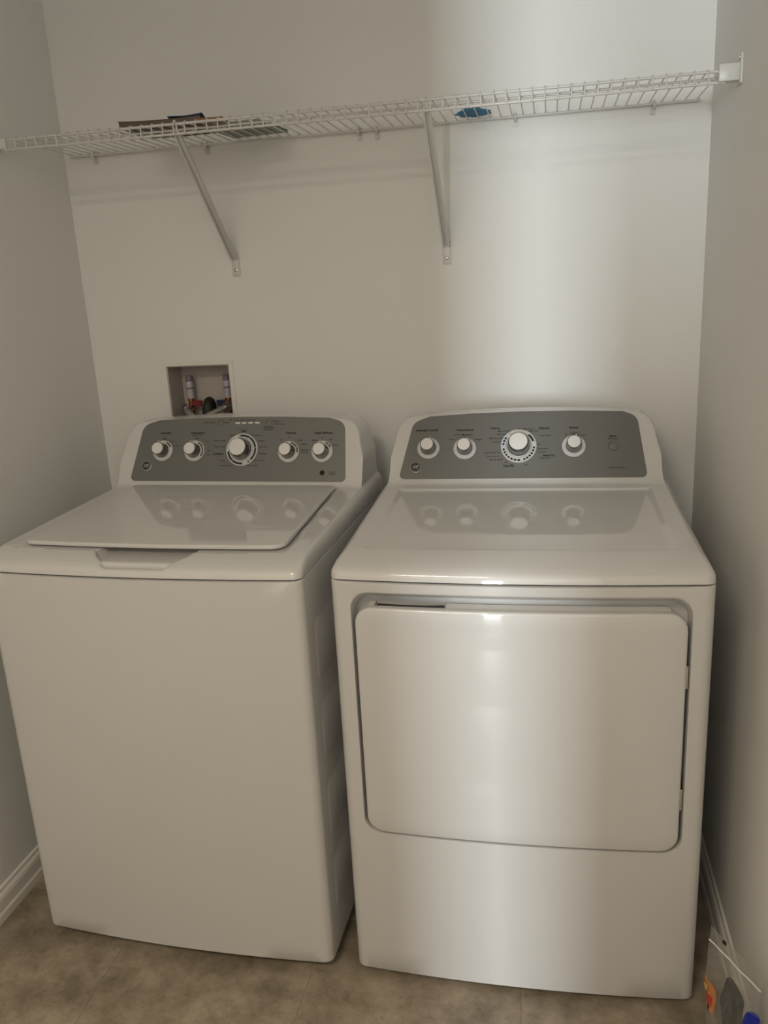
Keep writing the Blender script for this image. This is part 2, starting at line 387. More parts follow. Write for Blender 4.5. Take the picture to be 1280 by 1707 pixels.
def arc_seg(r0, r1, a0, a1, h, n=8):
    V = []; F = []
    for k in range(n+1):
        a = math.radians(a0+(a1-a0)*k/n); V += [(r0*math.cos(a), r0*math.sin(a), h), (r1*math.cos(a), r1*math.sin(a), h)]
    for k in range(n): F.append((2*k, 2*k+1, 2*k+3, 2*k+2))
    return V, F
def knob(parent, x, s, pl, big, segs, ptr, blue=()):
    y0, z0, alpha, h0 = pl
    if big: R, Rb, Rc, H = 0.0425, 0.0262, 0.0215, 0.034
    else: R, Rb, Rc, H = 0.0275, 0.0178, 0.0150, 0.032
    sk = mesh('dial_skirt', *lathe([(R, 0), (R, 0.0022), (R-0.001, 0.0034), (R-0.002, 0.0036), (R*0.93, 0.0030), (R*0.915, 0.0026), (R*0.80, 0.0026), (R*0.785, 0.0036), (R*0.74, 0.0038)], 48, False), 'rim', parent, 35)
    at_panel(sk, x, s, h0, y0, z0, alpha)
    mesh('inner_ring', *lathe([(R*0.75, 0.0030), (R*0.74, 0.0040), (Rb*1.12, 0.0056), (Rb*1.04, 0.0060), (Rb*0.98, 0.0040)], 48, False), 'skirt', sk, 35)
    if segs:
        mb = MB()
        for a0, a1 in segs: mb.add(*arc_seg(R*0.80, R*0.915, a0, a1, 0.0029, 8))
        t = mb.build('dial_marks', 'black', sk); t['label'] = 'black marks on the dial ring'
    if blue:
        for a0, a1 in blue: mesh('blue_arc', *arc_seg(R*0.925, R*0.975, a0, a1, 0.0042, 10), 'lightblue', sk)
    kb = mesh('knob', *lathe([(Rb, 0.003), (Rb, 0.006), (Rb-0.0006, 0.008), (Rb-0.0022, H*0.5), (Rb-0.0028, H-0.007), (Rb-0.0020, H-0.006), (Rc+0.0018, H-0.002), (Rc+0.0008, H-0.0004), (Rc, H-0.0004), (Rc-0.001, H-0.001)], 40, False), 'knobmetal', parent, 30)
    at_panel(kb, x, s, h0, y0, z0, alpha)
    mesh('knob_cap', *lathe([(Rc-0.0001, H-0.0012), (Rc-0.0001, H), (Rc-0.0008, H+0.0007), (Rc*0.5, H+0.0010), (0.0004, H+0.0011)], 40), 'cap', kb, 35)
    a = math.radians(ptr); ca, sa = math.cos(a), math.sin(a); w = 0.0016 if big else 0.0012; rb = Rc*0.9; rt = Rb+0.0045 if big else Rb+0.002
    V, F = prism([(rb*ca-w*sa, rb*sa+w*ca), (rb*ca+w*sa, rb*sa-w*ca), (rt*ca+w*sa*0.6, rt*sa-w*ca*0.6), (rt*ca-w*sa*0.6, rt*sa+w*ca*0.6)], H-0.010, H-0.001)
    mesh('pointer', V, F, 'capwhite', kb)
    return sk
def badge(parent, x, s, pl):
    y0, z0, alpha, h0 = pl; r = 0.0145
    b = mesh('brand_badge', *lathe([(r, 0), (r, 0.0016), (r-0.001, 0.0024), (r-0.0022, 0.0024), (r-0.0028, 0.0014)], 36, False), 'chrome', parent, 30)
    at_panel(b, x, s, h0, y0, z0, alpha)
    mesh('badge_disc', *lathe([(r-0.0027, 0.0004), (r-0.0027, 0.0015), (0.0004, 0.0016)], 36), 'black', b)
    V, F = textVF('GE', True); k = 0.0115
    mesh('badge_lettering', [(v[0]*k+v[1]*k*0.3, v[1]*k, 0.0020) for v in V], F, 'chrome', b)
    rg = MB(); rg.add(*arc_seg(r-0.0045, r-0.0039, 0, 360, 0.0019, 32)); rg.build('badge_ring', 'chrome', b)
def feet(parent, zb):
    V, F = lathe([(0.020, 0.0), (0.020, 0.005), (0.012, 0.008), (0.006, 0.009), (0.006, zb+0.004)], 16)
    o0 = None
    for x in (-0.28, 0.28):
        for y in (0.09, 0.60):
            if o0 is None: o0 = mesh('leveling_foot', V, F, 'rubber', parent, 40); o = o0
            else: o = link('leveling_foot', o0.data, parent)
            o.location = (x, y, 0.0003)

# printed words: text, x, distance up the panel, width, bold
DTXT = [('Extended Tumble', -0.231, 0.1285, 0.055, 1), ('Temperature', -0.138, 0.1276, 0.042, 1), ('Low  Medium', -0.142, 0.1154, 0.044, 0), ('Extra', -0.168, 0.1038, 0.014, 0), ('High', -0.105, 0.1024, 0.018, 0), ('Cottons', -0.065, 0.1307, 0.023, 1), ('More Dry', -0.043, 0.1226, 0.029, 0), ('Normal', -0.049, 0.1146, 0.022, 0), ('Mixed Loads', -0.062, 0.1046, 0.032, 0), ('Less Dry', -0.059, 0.0952, 0.023, 0), ('Speed Dry 20', -0.071, 0.0674, 0.037, 0), ('Warm Up 10', -0.07, 0.058, 0.029, 0), ('Quick Fluff', -0.062, 0.0494, 0.031, 0), ('Timed Dry', -0.031, 0.0333, 0.027, 1), ('Off', -0.007, 0.1285, 0.005, 0), ('Easy Care', 0.014, 0.1276, 0.022, 0), ('More Dry', 0.028, 0.1213, 0.023, 0), ('Delicates', 0.052, 0.1285, 0.024, 1), ('Less Dry', 0.055, 0.1096, 0.026, 0), ('60', 0.04, 0.0871, 0.007, 0), ('Damp Alert', 0.049, 0.0763, 0.023, 0), ('Less Dry', 0.047, 0.0674, 0.019, 0), ('Sensor Dry', 0.063, 0.0588, 0.028, 1), ('Normal', 0.054, 0.0522, 0.023, 0), ('40', -0.038, 0.0427, 0.006, 0), ('30', -0.024, 0.0364, 0.006, 0), ('20', 0.01, 0.0355, 0.006, 0), ('Signal', 0.121, 0.1285, 0.021, 1), ('On', 0.103, 0.111, 0.007, 0), ('Volume', 0.121, 0.1146, 0.016, 0), ('Loud', 0.143, 0.1096, 0.011, 0), ('Start', 0.211, 0.1052, 0.016, 1), ('push to start', 0.212, 0.0993, 0.024, 0), ('SENSOR DRY', 0.22, 0.0261, 0.041, 0)]
WTXT = [('Load Size', -0.205, 0.1302, 0.029, 1), ('Temperature', -0.115, 0.1293, 0.04, 1), ('wash / rinse', -0.116, 0.1235, 0.03, 0), ('Off', 0.011, 0.1324, 0.013, 1), ('Whites', -0.016, 0.1226, 0.02, 0), ('Heavy Duty', -0.052, 0.1083, 0.033, 0), ('Normal', -0.052, 0.0926, 0.03, 0), ('Cottons', -0.054, 0.0738, 0.028, 1), ('Rinse', -0.041, 0.0564, 0.013, 0), ('Drain & Spin', -0.03, 0.043, 0.03, 0), ('Colors', 0.047, 0.1212, 0.026, 0), ('Jeans', 0.061, 0.1069, 0.017, 0), ('Delicates', 0.067, 0.0917, 0.023, 0), ('Bulky', 0.067, 0.0738, 0.02, 0), ('Speed Wash', 0.06, 0.0564, 0.029, 0), ('Rinse & Spin', 0.042, 0.043, 0.029, 0), ('Options', 0.139, 0.1266, 0.027, 1), ('Off', 0.114, 0.1092, 0.006, 0), ('On', 0.136, 0.1159, 0.006, 0), ('Soak', 0.164, 0.1078, 0.014, 0), ('Fabric', 0.175, 0.0971, 0.017, 0), ('Softener', 0.178, 0.0828, 0.022, 0), ('Rinse', 0.178, 0.077, 0.016, 0), ('Deep Fill/Rinse', 0.225, 0.1257, 0.047, 1), ('Auto', 0.203, 0.1069, 0.016, 0), ('On', 0.223, 0.1136, 0.006, 0), ('Fill', 0.245, 0.1083, 0.008, 0), ('Deep', 0.257, 0.0948, 0.011, 0), ('Start Wash', -0.084, 0.1566, 0.03, 0), ('Hold', -0.037, 0.1557, 0.013, 0), ('Fill  Wash  Rinse  Spin  Lid', 0.005, 0.162, 0.072, 0), ('Start', 0.098, 0.1579, 0.02, 0), ('hold to reset', 0.107, 0.1503, 0.027, 0), ('Add garments', 0.078, 0.1423, 0.028, 0), ('before start', 0.079, 0.1369, 0.025, 0), ('smart', 0.253, 0.0264, 0.016, 0), ('wash', 0.253, 0.021, 0.017, 0), ('Small', -0.186, 0.1083, 0.012, 0), ('Large', -0.173, 0.0962, 0.014, 0), ('Med', -0.207, 0.1145, 0.01, 0), ('Cold', -0.116, 0.115, 0.011, 0), ('Warm', -0.088, 0.1069, 0.012, 0), ('Hot', -0.079, 0.0828, 0.009, 0), ('Tap', -0.082, 0.0716, 0.008, 0)]


# ---- washing machine
WX, WY, WTH = 0.4945, -0.8199, -0.0339
wm = tag(empty('washing_machine', (WX, WY, 0), WTH), 'white top-load washing machine with five knobs, beside the left wall', 'washing machine')
ZB = 0.0245; ZS = 0.8965
L = cab_loops(ZB, ZS); base = [(x, z) for x, y, z in L[-1]]; mid = [(x*0.02, 0.46+(z-0.46)*0.02) for x, z in base]
for k in range(1, 13): L.append(front_ring(base, mid, k/12))
mesh('cabinet', *rings(L), 'enamel', wm, 40)
# pressed panels in the visible side of the cabinet
for i, (z0_, z1_) in enumerate(((0.660, 0.795), (0.478, 0.612), (0.298, 0.430), (0.118, 0.250))):
    for sx in ((1,) if True else (1, -1)):
        pl_ = round_poly([(0.055, z0_), (0.64, z0_), (0.64, z1_), (0.055, z1_)], [0.02]*4, 5)
        ins = round_poly([(0.060, z0_+0.005), (0.635, z0_+0.005), (0.635, z1_-0.005), (0.060, z1_-0.005)], [0.017]*4, 5)
        n = len(pl_); V = [(WH-0.0005, y, z) for y, z in pl_]+[(WH+0.0016, y, z) for y, z in ins]
        F = [(k, (k+1) % n, n+(k+1) % n, n+k) for k in range(n)]+[tuple(range(n, 2*n))]
        mesh('side_panel', V, F, 'enamel', wm, 60)
WY0, WZ0, WA = 0.530, 0.955, math.radians(65)
DECK = 0.936
def lidhalf(y): return 0.292-0.022*max(0.0, (y-0.06)/0.44)
def w_extra(x, y, z):
    # seat of the lid, 4 mm deep, and the hand grip scooped out of the front edge
    if abs(x) < lidhalf(y)+0.004 and 0.056 < y < 0.512: z = min(z, DECK-0.004+0.020*max(0.0, y-0.08))
    u = abs(x-0.004); dy = 0.0
    if y <= 0.115 and u < 0.112:
        side = 1-sstep(0.058+0.042*sstep(0.0, 0.06, y), 0.068+0.042*sstep(0.0, 0.06, y), u)
        zf = ZS+0.0165+0.008*sstep(0.018, 0.026, y)
        if y > 0.003: z = min(z, z+(zf-z)*side)
    return z, dy
FR = [(0, ZS+0.003), (0.0015, ZS+0.010), (0.006, ZS+0.018), (0.016, ZS+0.0245), (0.035, ZS+0.032), (0.06, ZS+0.0385), (0.085, DECK)]
cover('top_cover', wm, DECK, ZS+0.0028, WY0, WZ0, WA, 0.329, 1.1125, 0.69, FR, 'gloss', w_extra, slope=0.020, ysx=[0.0555, 0.0565, 0.5115, 0.5125, 0.045, 0.035, 0.019, 0.0245, 0.0265, 0.1145, 0.1155], xsx=[0.29, 0.27, 0.115, 0.112]+[0.056+0.0022*k for k in range(25)])
mesh('top_seam', *boxVF(-WH+0.012, WH-0.012, 0.02, 0.68, ZS-0.001, ZS+0.004), 'shadowgap', wm)
# lid
def lid_outline(ins):
    p = [(-0.290+ins, 0.070+ins), (0.290-ins, 0.070+ins), (0.268-ins, 0.505-ins), (-0.268+ins, 0.505-ins)]
    q = round_poly(p, [0.026, 0.026, 0.006, 0.006], 7); out = []
    for i in range(len(q)):
        a, b = Vector(q[i]), Vector(q[(i+1) % len(q)]); k = 18 if i in (7, 15, 23, 31) else 1      # the four straight sides are subdivided
        out += [tuple(a+(b-a)*j/k) for j in range(k)]
    return out
def lidz(y): return 0.9440+0.0105*(y-0.06)/0.44
def lid_loop(ins, dz): return [(x, yy, lidz(yy)+dz) for x, yy in ((x, y+bowy(x)*(1-sstep(0.0, 0.30, y))) for x, y in lid_outline(ins))]
LL = [lid_loop(0.006, -0.009), lid_loop(0.0008, -0.0085), lid_loop(0.0, -0.006), lid_loop(0.0, -0.003), lid_loop(0.0009, -0.0008), lid_loop(0.003, 0.0), lid_loop(0.0045, 0.0), lid_loop(0.012, 0.0)]
mesh('lid', *rings(LL), 'gloss', wm, 40)
# control panel
wpo = round_poly([(-0.296, 0.003), (0.288, 0.001), (0.279, 0.152), (0.24, 0.1645), (0.12, 0.1695), (0.0, 0.171), (-0.12, 0.1695), (-0.225, 0.165), (-0.270, 0.152)], [0.012, 0.012, 0.028, 0, 0, 0, 0, 0, 0.030], 8)
plate_on_panel('control_panel', *prism(wpo, -0.002, 0.0012), 'panel', wm, WY0, WZ0, WA, 40)
WPL = (WY0, WZ0, WA, 0.0012)
legend(wm, WTXT, WY0, WZ0, WA, 0.0015)
SEG_S = [(62, 28)]
knob(wm, -0.209, 0.0828, WPL, False, [(66, 22)], 85)
knob(wm, -0.120, 0.0819, WPL, False, [(66, -38)], 85)
knob(wm, 0.011, 0.0841, WPL, True, [(100, 60), (58, 8), (6, -46), (-54, -60), (-84, -130), (-132, -172)], 93, [(85, 20), (195, 160)])
knob(wm, 0.136, 0.0783, WPL, False, [(76, 30), (26, -6)], 85)
knob(wm, 0.224, 0.0783, WPL, False, [(70, 52), (48, 26)], 85)
badge(wm, -0.252, 0.043, WPL)
for x, s in ((-0.055, 0.1557), (0.076, 0.1534)):
    b = mesh('push_button', *lathe([(0.0085, 0), (0.0085, 0.0008), (0.0078, 0.0014), (0.0070, 0.0008), (0.0062, 0.0012), (0.0004, 0.0014)], 28), 'panel', wm, 30); at_panel(b, x, s, 0.0012, WY0, WZ0, WA)
for x in (-0.006, 0.011, 0.029, 0.047):
    b = box('indicator_light', -0.0062, 0.0062, -0.0018, 0.0018, 0, 0.0008, 'led', wm); at_panel(b, x, 0.1544, 0.0012, WY0, WZ0, WA)
b = mesh('certification_mark', *lathe([(0.0062, 0), (0.0062, 0.0006), (0.0004, 0.0006)], 24), 'print', wm); at_panel(b, 0.227, 0.0242, 0.0012, WY0, WZ0, WA)
b['label'] = 'small round dark mark'
feet(wm, ZB)

# ---- dryer
DX, DY, DTH = 1.2300, -0.8114, 0.0068
dr = tag(empty('clothes_dryer', (DX, DY, 0), DTH), 'white front-load clothes dryer with four knobs and square door, beside the right wall', 'dryer')
ZB2 = 0.0095; ZS2 = 0.8935
L = cab_loops(ZB2, ZS2); base = [(x, z) for x, y, z in L[-1]]
hole = rr_loop(0.305, 0.3535, 0.873, 0.034)
for k in range(1, 7): L.append(front_ring(base, hole, k/6))
def hring(hx, z0_, z1_, r, dy): return [(x, bowy(x)+dy, z) for x, z in rr_loop(hx, z0_, z1_, r)]
L.append(hring(0.3045, 0.3540, 0.8715, 0.034, 0.0012)); L.append(hring(0.3037, 0.3548, 0.8690, 0.033, 0.006))
L.append(hring(0.3030, 0.3552, 0.8640, 0.032, 0.014)); L.append(hring(0.3025, 0.3555, 0.8575, 0.031, 0.026)); L.append(hring(0.302, 0.356, 0.853, 0.031, 0.040))
inner = [(x, z) for x, y, z in L[-1]]
for k in range(1, 5): L.append([((1-k/4.2)*x, bowy((1-k/4.2)*x)+0.040, 0.6+(z-0.6)*(1-k/4.2)) for x, z in inner])
mesh('cabinet', *rings(L), 'enamel', dr, 40)
DY0, DZ0, DA = 0.530, 0.956, math.radians(58)
DECK2 = 0.932
def d_extra(x, y, z):
    # shallow sunken work top
    hw = 0.288
    a = min(hw-abs(x), y-0.082, 0.485-y)
    if a > 0: z -= 0.0045*sstep(0.0, 0.007, a)
    return z, 0.0
FR2 = [(0, ZS2+0.003), (0.0015, ZS2+0.011), (0.006, ZS2+0.018), (0.016, ZS2+0.0245), (0.035, ZS2+0.031), (0.06, ZS2+0.0362), (0.080, DECK2)]
cover('top_cover', dr, DECK2, ZS2+0.0028, DY0, DZ0, DA, 0.319, 1.1085, 0.69, FR2, 'gloss', d_extra, slope=0.034, er=0.019, ysx=[0.082, 0.0835, 0.085, 0.087, 0.0885, 0.477, 0.480, 0.4825, 0.485], xsx=[0.2875, 0.2855, 0.2835, 0.2815])
mesh('top_seam', *boxVF(-WH+0.012, WH-0.012, 0.02, 0.68, ZS2-0.001, ZS2+0.004), 'shadowgap', dr)
# door: bowed skin and the body behind it, notched for the finger pull
def dl(ins, dy): return [(x, bowy(x)+dy, z) for x, z in rr_loop(0.2975-ins, 0.3605+ins, 0.8440-ins, 0.034-ins)]
DL = [dl(0.001, 0.010), dl(0.0, 0.009), dl(0.0, -0.001), dl(0.0007, -0.0035), dl(0.0025, -0.0052), dl(0.005, -0.006)]
b0 = [(x, z) for x, y, z in DL[-1]]
for k in range(1, 10): DL.append([((1-k/9.3)*x, bowy((1-k/9.3)*x)-0.006, 0.6+(z-0.6)*(1-k/9.3)) for x, z in b0])
door = mesh('door', *rings(DL), 'gloss', dr, 40)
def strip(pts):
    out = []
    for (xa, za), (xb, zb) in zip(pts, pts[1:]+pts[:1]):
        k = max(1, int(abs(xb-xa)/0.03)); out += [(xa+(xb-xa)*i/k, za+(zb-za)*i/k) for i in range(k)]
    return out
nt_ = strip([(-0.270, 0.366), (0.270, 0.366), (0.292, 0.388), (0.292, 0.815), (0.270, 0.8425), (-0.127, 0.8425), (-0.137, 0.818), (-0.258, 0.818), (-0.262, 0.8425), (-0.272, 0.8425), (-0.292, 0.815), (-0.292, 0.388)])
n = len(nt_); V = [(x, bowy(x)+0.0098, z) for x, z in nt_]+[(x, bowy(x)+0.036, z) for x, z in nt_]
top = strip([(0, 0)])
mesh('door_body', V, [tuple(range(n-1, -1, -1)), tuple(range(n, 2*n))]+[(i, (i+1) % n, n+(i+1) % n, n+i) for i in range(n)], 'plastic', door)
ns = strip([(-0.137, 0.8185), (-0.258, 0.8185)])[:-1]
V = [(x, bowy(x)+dy, z) for x, z in [(-0.1315, 0.8385), (-0.17, 0.8365), (-0.21, 0.8365), (-0.259, 0.8375)] for dy in (0.0102, 0.0355)]
mesh('notch_shade', V, [(0, 1, 3, 2), (2, 3, 5, 4), (4, 5, 7, 6)], 'black', door)  # black sheet laid in the finger notch, painting its shade
for z in (0.72, 0.47):
    box('hinge', 0.2965, 0.3015, -0.001, 0.030, z-0.022, z+0.022, 'chrome', dr)
dpo = round_poly([(-0.297, 0.002), (0.287, 0.002), (0.268, 0.155), (0.235, 0.1685), (0.12, 0.1725), (0.0, 0.1735), (-0.12, 0.171), (-0.225, 0.1655), (-0.266, 0.150)], [0.012, 0.012, 0.030, 0, 0, 0, 0, 0, 0.030], 8)
plate_on_panel('control_panel', *prism(dpo, -0.002, 0.0012), 'panel', dr, DY0, DZ0, DA, 40)
DPL = (DY0, DZ0, DA, 0.0012)
legend(dr, DTXT, DY0, DZ0, DA, 0.0015)
knob(dr, -0.226, 0.0813, DPL, False, [(150, 120)], 70)
knob(dr, -0.137, 0.0791, DPL, False, [], 60)
sg = [(50, 18)]+[(-4-12*k, -12-12*k) for k in range(6)]+[(-84, -94), (-98, -108), (-112, -122), (-126, -134), (-138, -146), (-150, -158), (-162, -170)]+[(176, 168), (164, 156), (152, 144), (140, 134)]
knob(dr, -0.008, 0.0835, DPL, True, sg, 150, [(185, 135)])
knob(dr, 0.121, 0.0813, DPL, False, [], 75)
badge(dr, -0.256, 0.0328, DPL)
b = mesh('start_button', *lathe([(0.0125, 0), (0.0125, 0.0010), (0.0115, 0.0022), (0.0100, 0.0010), (0.0090, 0.0014), (0.0004, 0.0018)], 32), 'panel', dr, 30); at_panel(b, 0.212, 0.0813, 0.0012, DY0, DZ0, DA)
feet(dr, ZB2)

# ------------------------------------------------------------------ wire shelf
SZ, SY, LIP = 1.7915, -0.302, 0.021
sh = tag(empty('wire_shelf', (0, 0, SZ)), 'long white vinyl-coated wire shelf with two diagonal braces on the wall above the machines', 'shelf')
X0, X1 = 0.026, 1.632
def rail(y, z, r, x0=X0, x1=X1): tube('rail', [(x0, y, z), ((x0+x1)/2, y, z), (x1, y, z)], r, 'wire', sh, 8)
rail(SY, 0.0, 0.0030); rail(SY-0.001, -LIP, 0.0030); rail(-0.012, -0.0005, 0.0030); rail(-0.255, -0.0042, 0.0028)
pts = [(0, -0.009, 0.0038), (0, -0.1, 0.0034), (0, -0.2, 0.0034), (0, SY-0.002, 0.0040), (0, SY-0.0048, 0.0020), (0, SY-0.0056, -0.004), (0, SY-0.0056, -LIP-0.003)]
cw = None; nw_ = 61
for k in range(nw_):
    x = X0+0.006+(X1-X0-0.012)*k/(nw_-1)
    if cw is None: cw = tube('cross_wire', pts, 0.00155, 'wire', sh, 6); o = cw
    else: o = link('cross_wire', cw.data, sh)
    o.location = (x, 0, 0)
clip = None
for x in (0.092, 0.413, 0.821, 0.866, 1.209, 1.53):
    if clip is None:
        mb = MB(); mb.box(-0.006, 0.006, -0.004, -0.0003, -0.022, 0.008); mb.tube([(0, -0.003, 0.004), (0, -0.012, 0.0055), (0, -0.018, 0.002), (0, -0.018, -0.006), (0, -0.012, -0.009), (0, -0.003, -0.010)], 0.0035, 8)
        mb.tube([(0, -0.002, -0.016), (0, -0.0065, -0.016)], 0.004, 10)
        clip = mb.build('wall_clip', 'wire', sh, 40); o = clip
    else: o = link('wall_clip', clip.data, sh)
    o.location = (x, 0, 0)
br = None
for x in (0.460, 1.032):
    if br is None:
        # U-channel strut from the front rail down to the wall
        a = Vector((0, SY+0.004, -LIP+0.003)); c = Vector((0, -0.010, -0.288)); d = (c-a).normalized(); up = Vector((1, 0, 0)).cross(d).normalized()
        def sec(p, w, t):
            return [p+Vector((-w, 0, 0))+up*t, p+Vector((-w, 0, 0))-up*t, p+Vector((-w*0.55, 0, 0))-up*t, p+Vector((-w*0.55, 0, 0))+up*t*0.2, p+Vector((w*0.55, 0, 0))+up*t*0.2, p+Vector((w*0.55, 0, 0))-up*t, p+Vector((w, 0, 0))-up*t, p+Vector((w, 0, 0))+up*t]
        ss = [sec(a-d*0.004, 0.0075, 0.004), sec(a+d*0.03, 0.0085, 0.0055), sec((a+c)/2, 0.0085, 0.0055), sec(c-d*0.03, 0.0085, 0.0055), sec(c, 0.0085, 0.003)]
        V, F = rings(ss); br = mesh('brace', V, F, 'wire', sh, None)
        hk = tube('brace_hook', [(0, SY+0.004, -LIP+0.004), (0, SY+0.006, -0.008), (0, SY+0.005, 0.003), (0, SY-0.003, 0.0062), (0, SY-0.007, 0.001)], 0.0026, 'wire', br, 6)
        ft = box('brace_foot', -0.0105, 0.0105, -0.0042, -0.0003, -0.332, -0.276, 'wire', br, 0.001)
        sc = mesh('screw', *lathe([(0.0048, 0), (0.0045, 0.0014), (0.003, 0.0022), (0.0004, 0.0024)], 16), 'chrome', br, 40); sc.location = (0, -0.0041, -0.317); sc.rotation_euler = (math.radians(90), 0, 0)
        sub = [hk, ft, sc]; o = br
    else:
        o = link('brace', br.data, sh)
        for q in sub:
            w = link(q.name.split('.')[0], q.data, o); w.location = q.location; w.rotation_euler = q.rotation_euler
    o.location = (x, 0, 0)
# end brackets on the side walls
mb = MB(); mb.box(1.618, XR-0.004, SY-0.013, SY+0.013, -0.021, 0.011)
eb = mb.build('end_bracket', 'wire', sh, 40, 0.002)
pl_ = round_poly([(SY-0.020, -0.028), (SY+0.016, -0.028), (SY+0.016, 0.012), (SY+0.002, 0.026), (SY-0.020, 0.030)], [0.004, 0.004, 0.004, 0.006, 0.006], 5)
n = len(pl_); V = [(XR-0.0045, y, z) for y, z in pl_]+[(XR-0.0003, y, z) for y, z in pl_]
mesh('bracket_plate', V, [tuple(range(n-1, -1, -1)), tuple(range(n, 2*n))]+[(i, (i+1) % n, n+(i+1) % n, n+i) for i in range(n)], 'wire', eb, 40)
sc = mesh('screw', *lathe([(0.005, 0), (0.0045, 0.0016), (0.0004, 0.0024)], 16), 'chrome', eb, 40); sc.location = (XR-0.0045, SY-0.007, 0.020); sc.rotation_euler = (0, math.radians(-90), 0)
mb = MB(); mb.box(0.004, 0.030, SY-0.005, SY+0.005, -0.019, 0.004); el = mb.build('end_bracket', 'wire', sh, 40, 0.002)
V = [(0.0003, y, z) for y, z in pl_]+[(0.0045, y, z) for y, z in pl_]
mesh('bracket_plate', V, [tuple(range(n-1, -1, -1)), tuple(range(n, 2*n))]+[(i, (i+1) % n, n+(i+1) % n, n+i) for i in range(n)], 'wire', el, 40)

# ------------------------------------------------------------------ things on the shelf
DT = SZ+0.0056     # upper side of the deck wires
def booklet(name, cx, cy, w, d, h, rz, cover_m, label, cat, z=DT, curl=0.0):
    e = empty(name, (cx, cy, z), rz); tag(e, label, cat)
    nx = 12
    def slab(z0, z1, ww, dd, ox=0):
        V = []; F = []
        for i in range(nx+1):
            x = -ww/2+ww*i/nx; c = curl*(2*x/ww)**2
            V += [(x+ox, -dd/2, z0+c), (x+ox, dd/2, z0+c), (x+ox, dd/2, z1+c), (x+ox, -dd/2, z1+c)]
        for i in range(nx):
            a = 4*i
            for k in range(4): F.append((a+k, a+(k+1) % 4, a+4+(k+1) % 4, a+4+k))
        F += [(0, 1, 2, 3), (4*nx+3, 4*nx+2, 4*nx+1, 4*nx)]; return V, F
    mesh('pages', *slab(0.001, h-0.001, w-0.004, d-0.004), cover_m, e)
    mesh('cover', *slab(h-0.001, h, w, d), cover_m, e); mesh('cover', *slab(0, 0.001, w, d), cover_m, e)
    return e
booklet('manual_booklet', 0.400, -0.190, 0.200, 0.150, 0.014, 0.06, 'brown', 'thin brown paper booklet lying on the wire shelf, under the blue card', 'booklet', curl=0.003)
booklet('manual_booklet', 0.565, -0.120, 0.150, 0.170, 0.006, -0.10, 'teal', 'flat grey-green leaflet lying on the wire shelf, right of the blue card', 'leaflet')
c = mesh('blue_card', [(x, y, 0.0020+0.012*max(0, y)*0+dz+0.22*max(0, x-0.0)**1.2) for x in (-0.04, -0.02, 0.0, 0.02, 0.04) for y in (-0.05, 0.05) for dz in (0, 0.0015)],
    [f for i in range(4) for f in ((4*i, 4*i+4, 4*i+6, 4*i+2), (4*i+1, 4*i+3, 4*i+7, 4*i+5), (4*i, 4*i+1, 4*i+5, 4*i+4), (4*i+2, 4*i+6, 4*i+7, 4*i+3))]+[(0, 2, 3, 1), (16, 17, 19, 18)], 'bluebook')
c.location = (0.452, -0.205, DT+0.0165); c.rotation_euler = (0, 0, 0.25)
tag(c, 'small dark blue card with a raised edge on top of the brown booklet', 'card')
c = box('rust_card', -0.03, 0.03, -0.035, 0.035, 0, 0.004, 'rust', None, 0.0008); c.location = (0.535, -0.255, DT); c.rotation_euler = (0, 0, 0.1)
tag(c, 'small reddish-brown card lying at the front lip of the shelf', 'card')
# crumpled blue cloth
nu, nv = 26, 18; V = []; F = []
for side in (0, 1):
    for i in range(nu+1):
        for j in range(nv+1):
            a, b = i/nu*2-1, j/nv*2-1
            k = math.sqrt(max(0, 1-0.5*b*b)); q = math.sqrt(max(0, 1-0.5*a*a)); x, y = a*k, b*q
            rr = min(1, math.hypot(x, y)); h = (1-rr**2.2)
            w = 0.5+0.5*math.sin(7*x+3*y+1.3*math.sin(5*y))*math.cos(6*y-2*x)
            V.append((0.040*x*(1+0.12*math.sin(3*y*3.1)), 0.042*y*(1+0.1*math.sin(9*x)), 0.0012+(h*(0.005+0.010*w)+0.0016*(1-side*0) if side == 0 else 0.0)))
n1 = (nu+1)*(nv+1)
for i in range(nu):
    for j in range(nv):
        a = i*(nv+1)+j; F.append((a, a+nv+1, a+nv+2, a+1)); F.append((n1+a, n1+a+1, n1+a+nv+2, n1+a+nv+1))
for i in range(nu): F.append((i*(nv+1), n1+i*(nv+1), n1+(i+1)*(nv+1), (i+1)*(nv+1))); F.append((i*(nv+1)+nv, (i+1)*(nv+1)+nv, n1+(i+1)*(nv+1)+nv, n1+i*(nv+1)+nv))
for j in range(nv): F.append((j, j+1, n1+j+1, n1+j)); b_ = nu*(nv+1); F.append((b_+j, n1+b_+j, n1+b_+j+1, b_+j+1))
c = mesh('blue_cloth', V, F, 'bluecloth', None, 60); c.location = (1.112, -0.062, DT-0.001); c.rotation_euler = (0, 0, 0.2)
tag(c, 'small crumpled blue cloth lying on the wire shelf near the right brace', 'cloth')

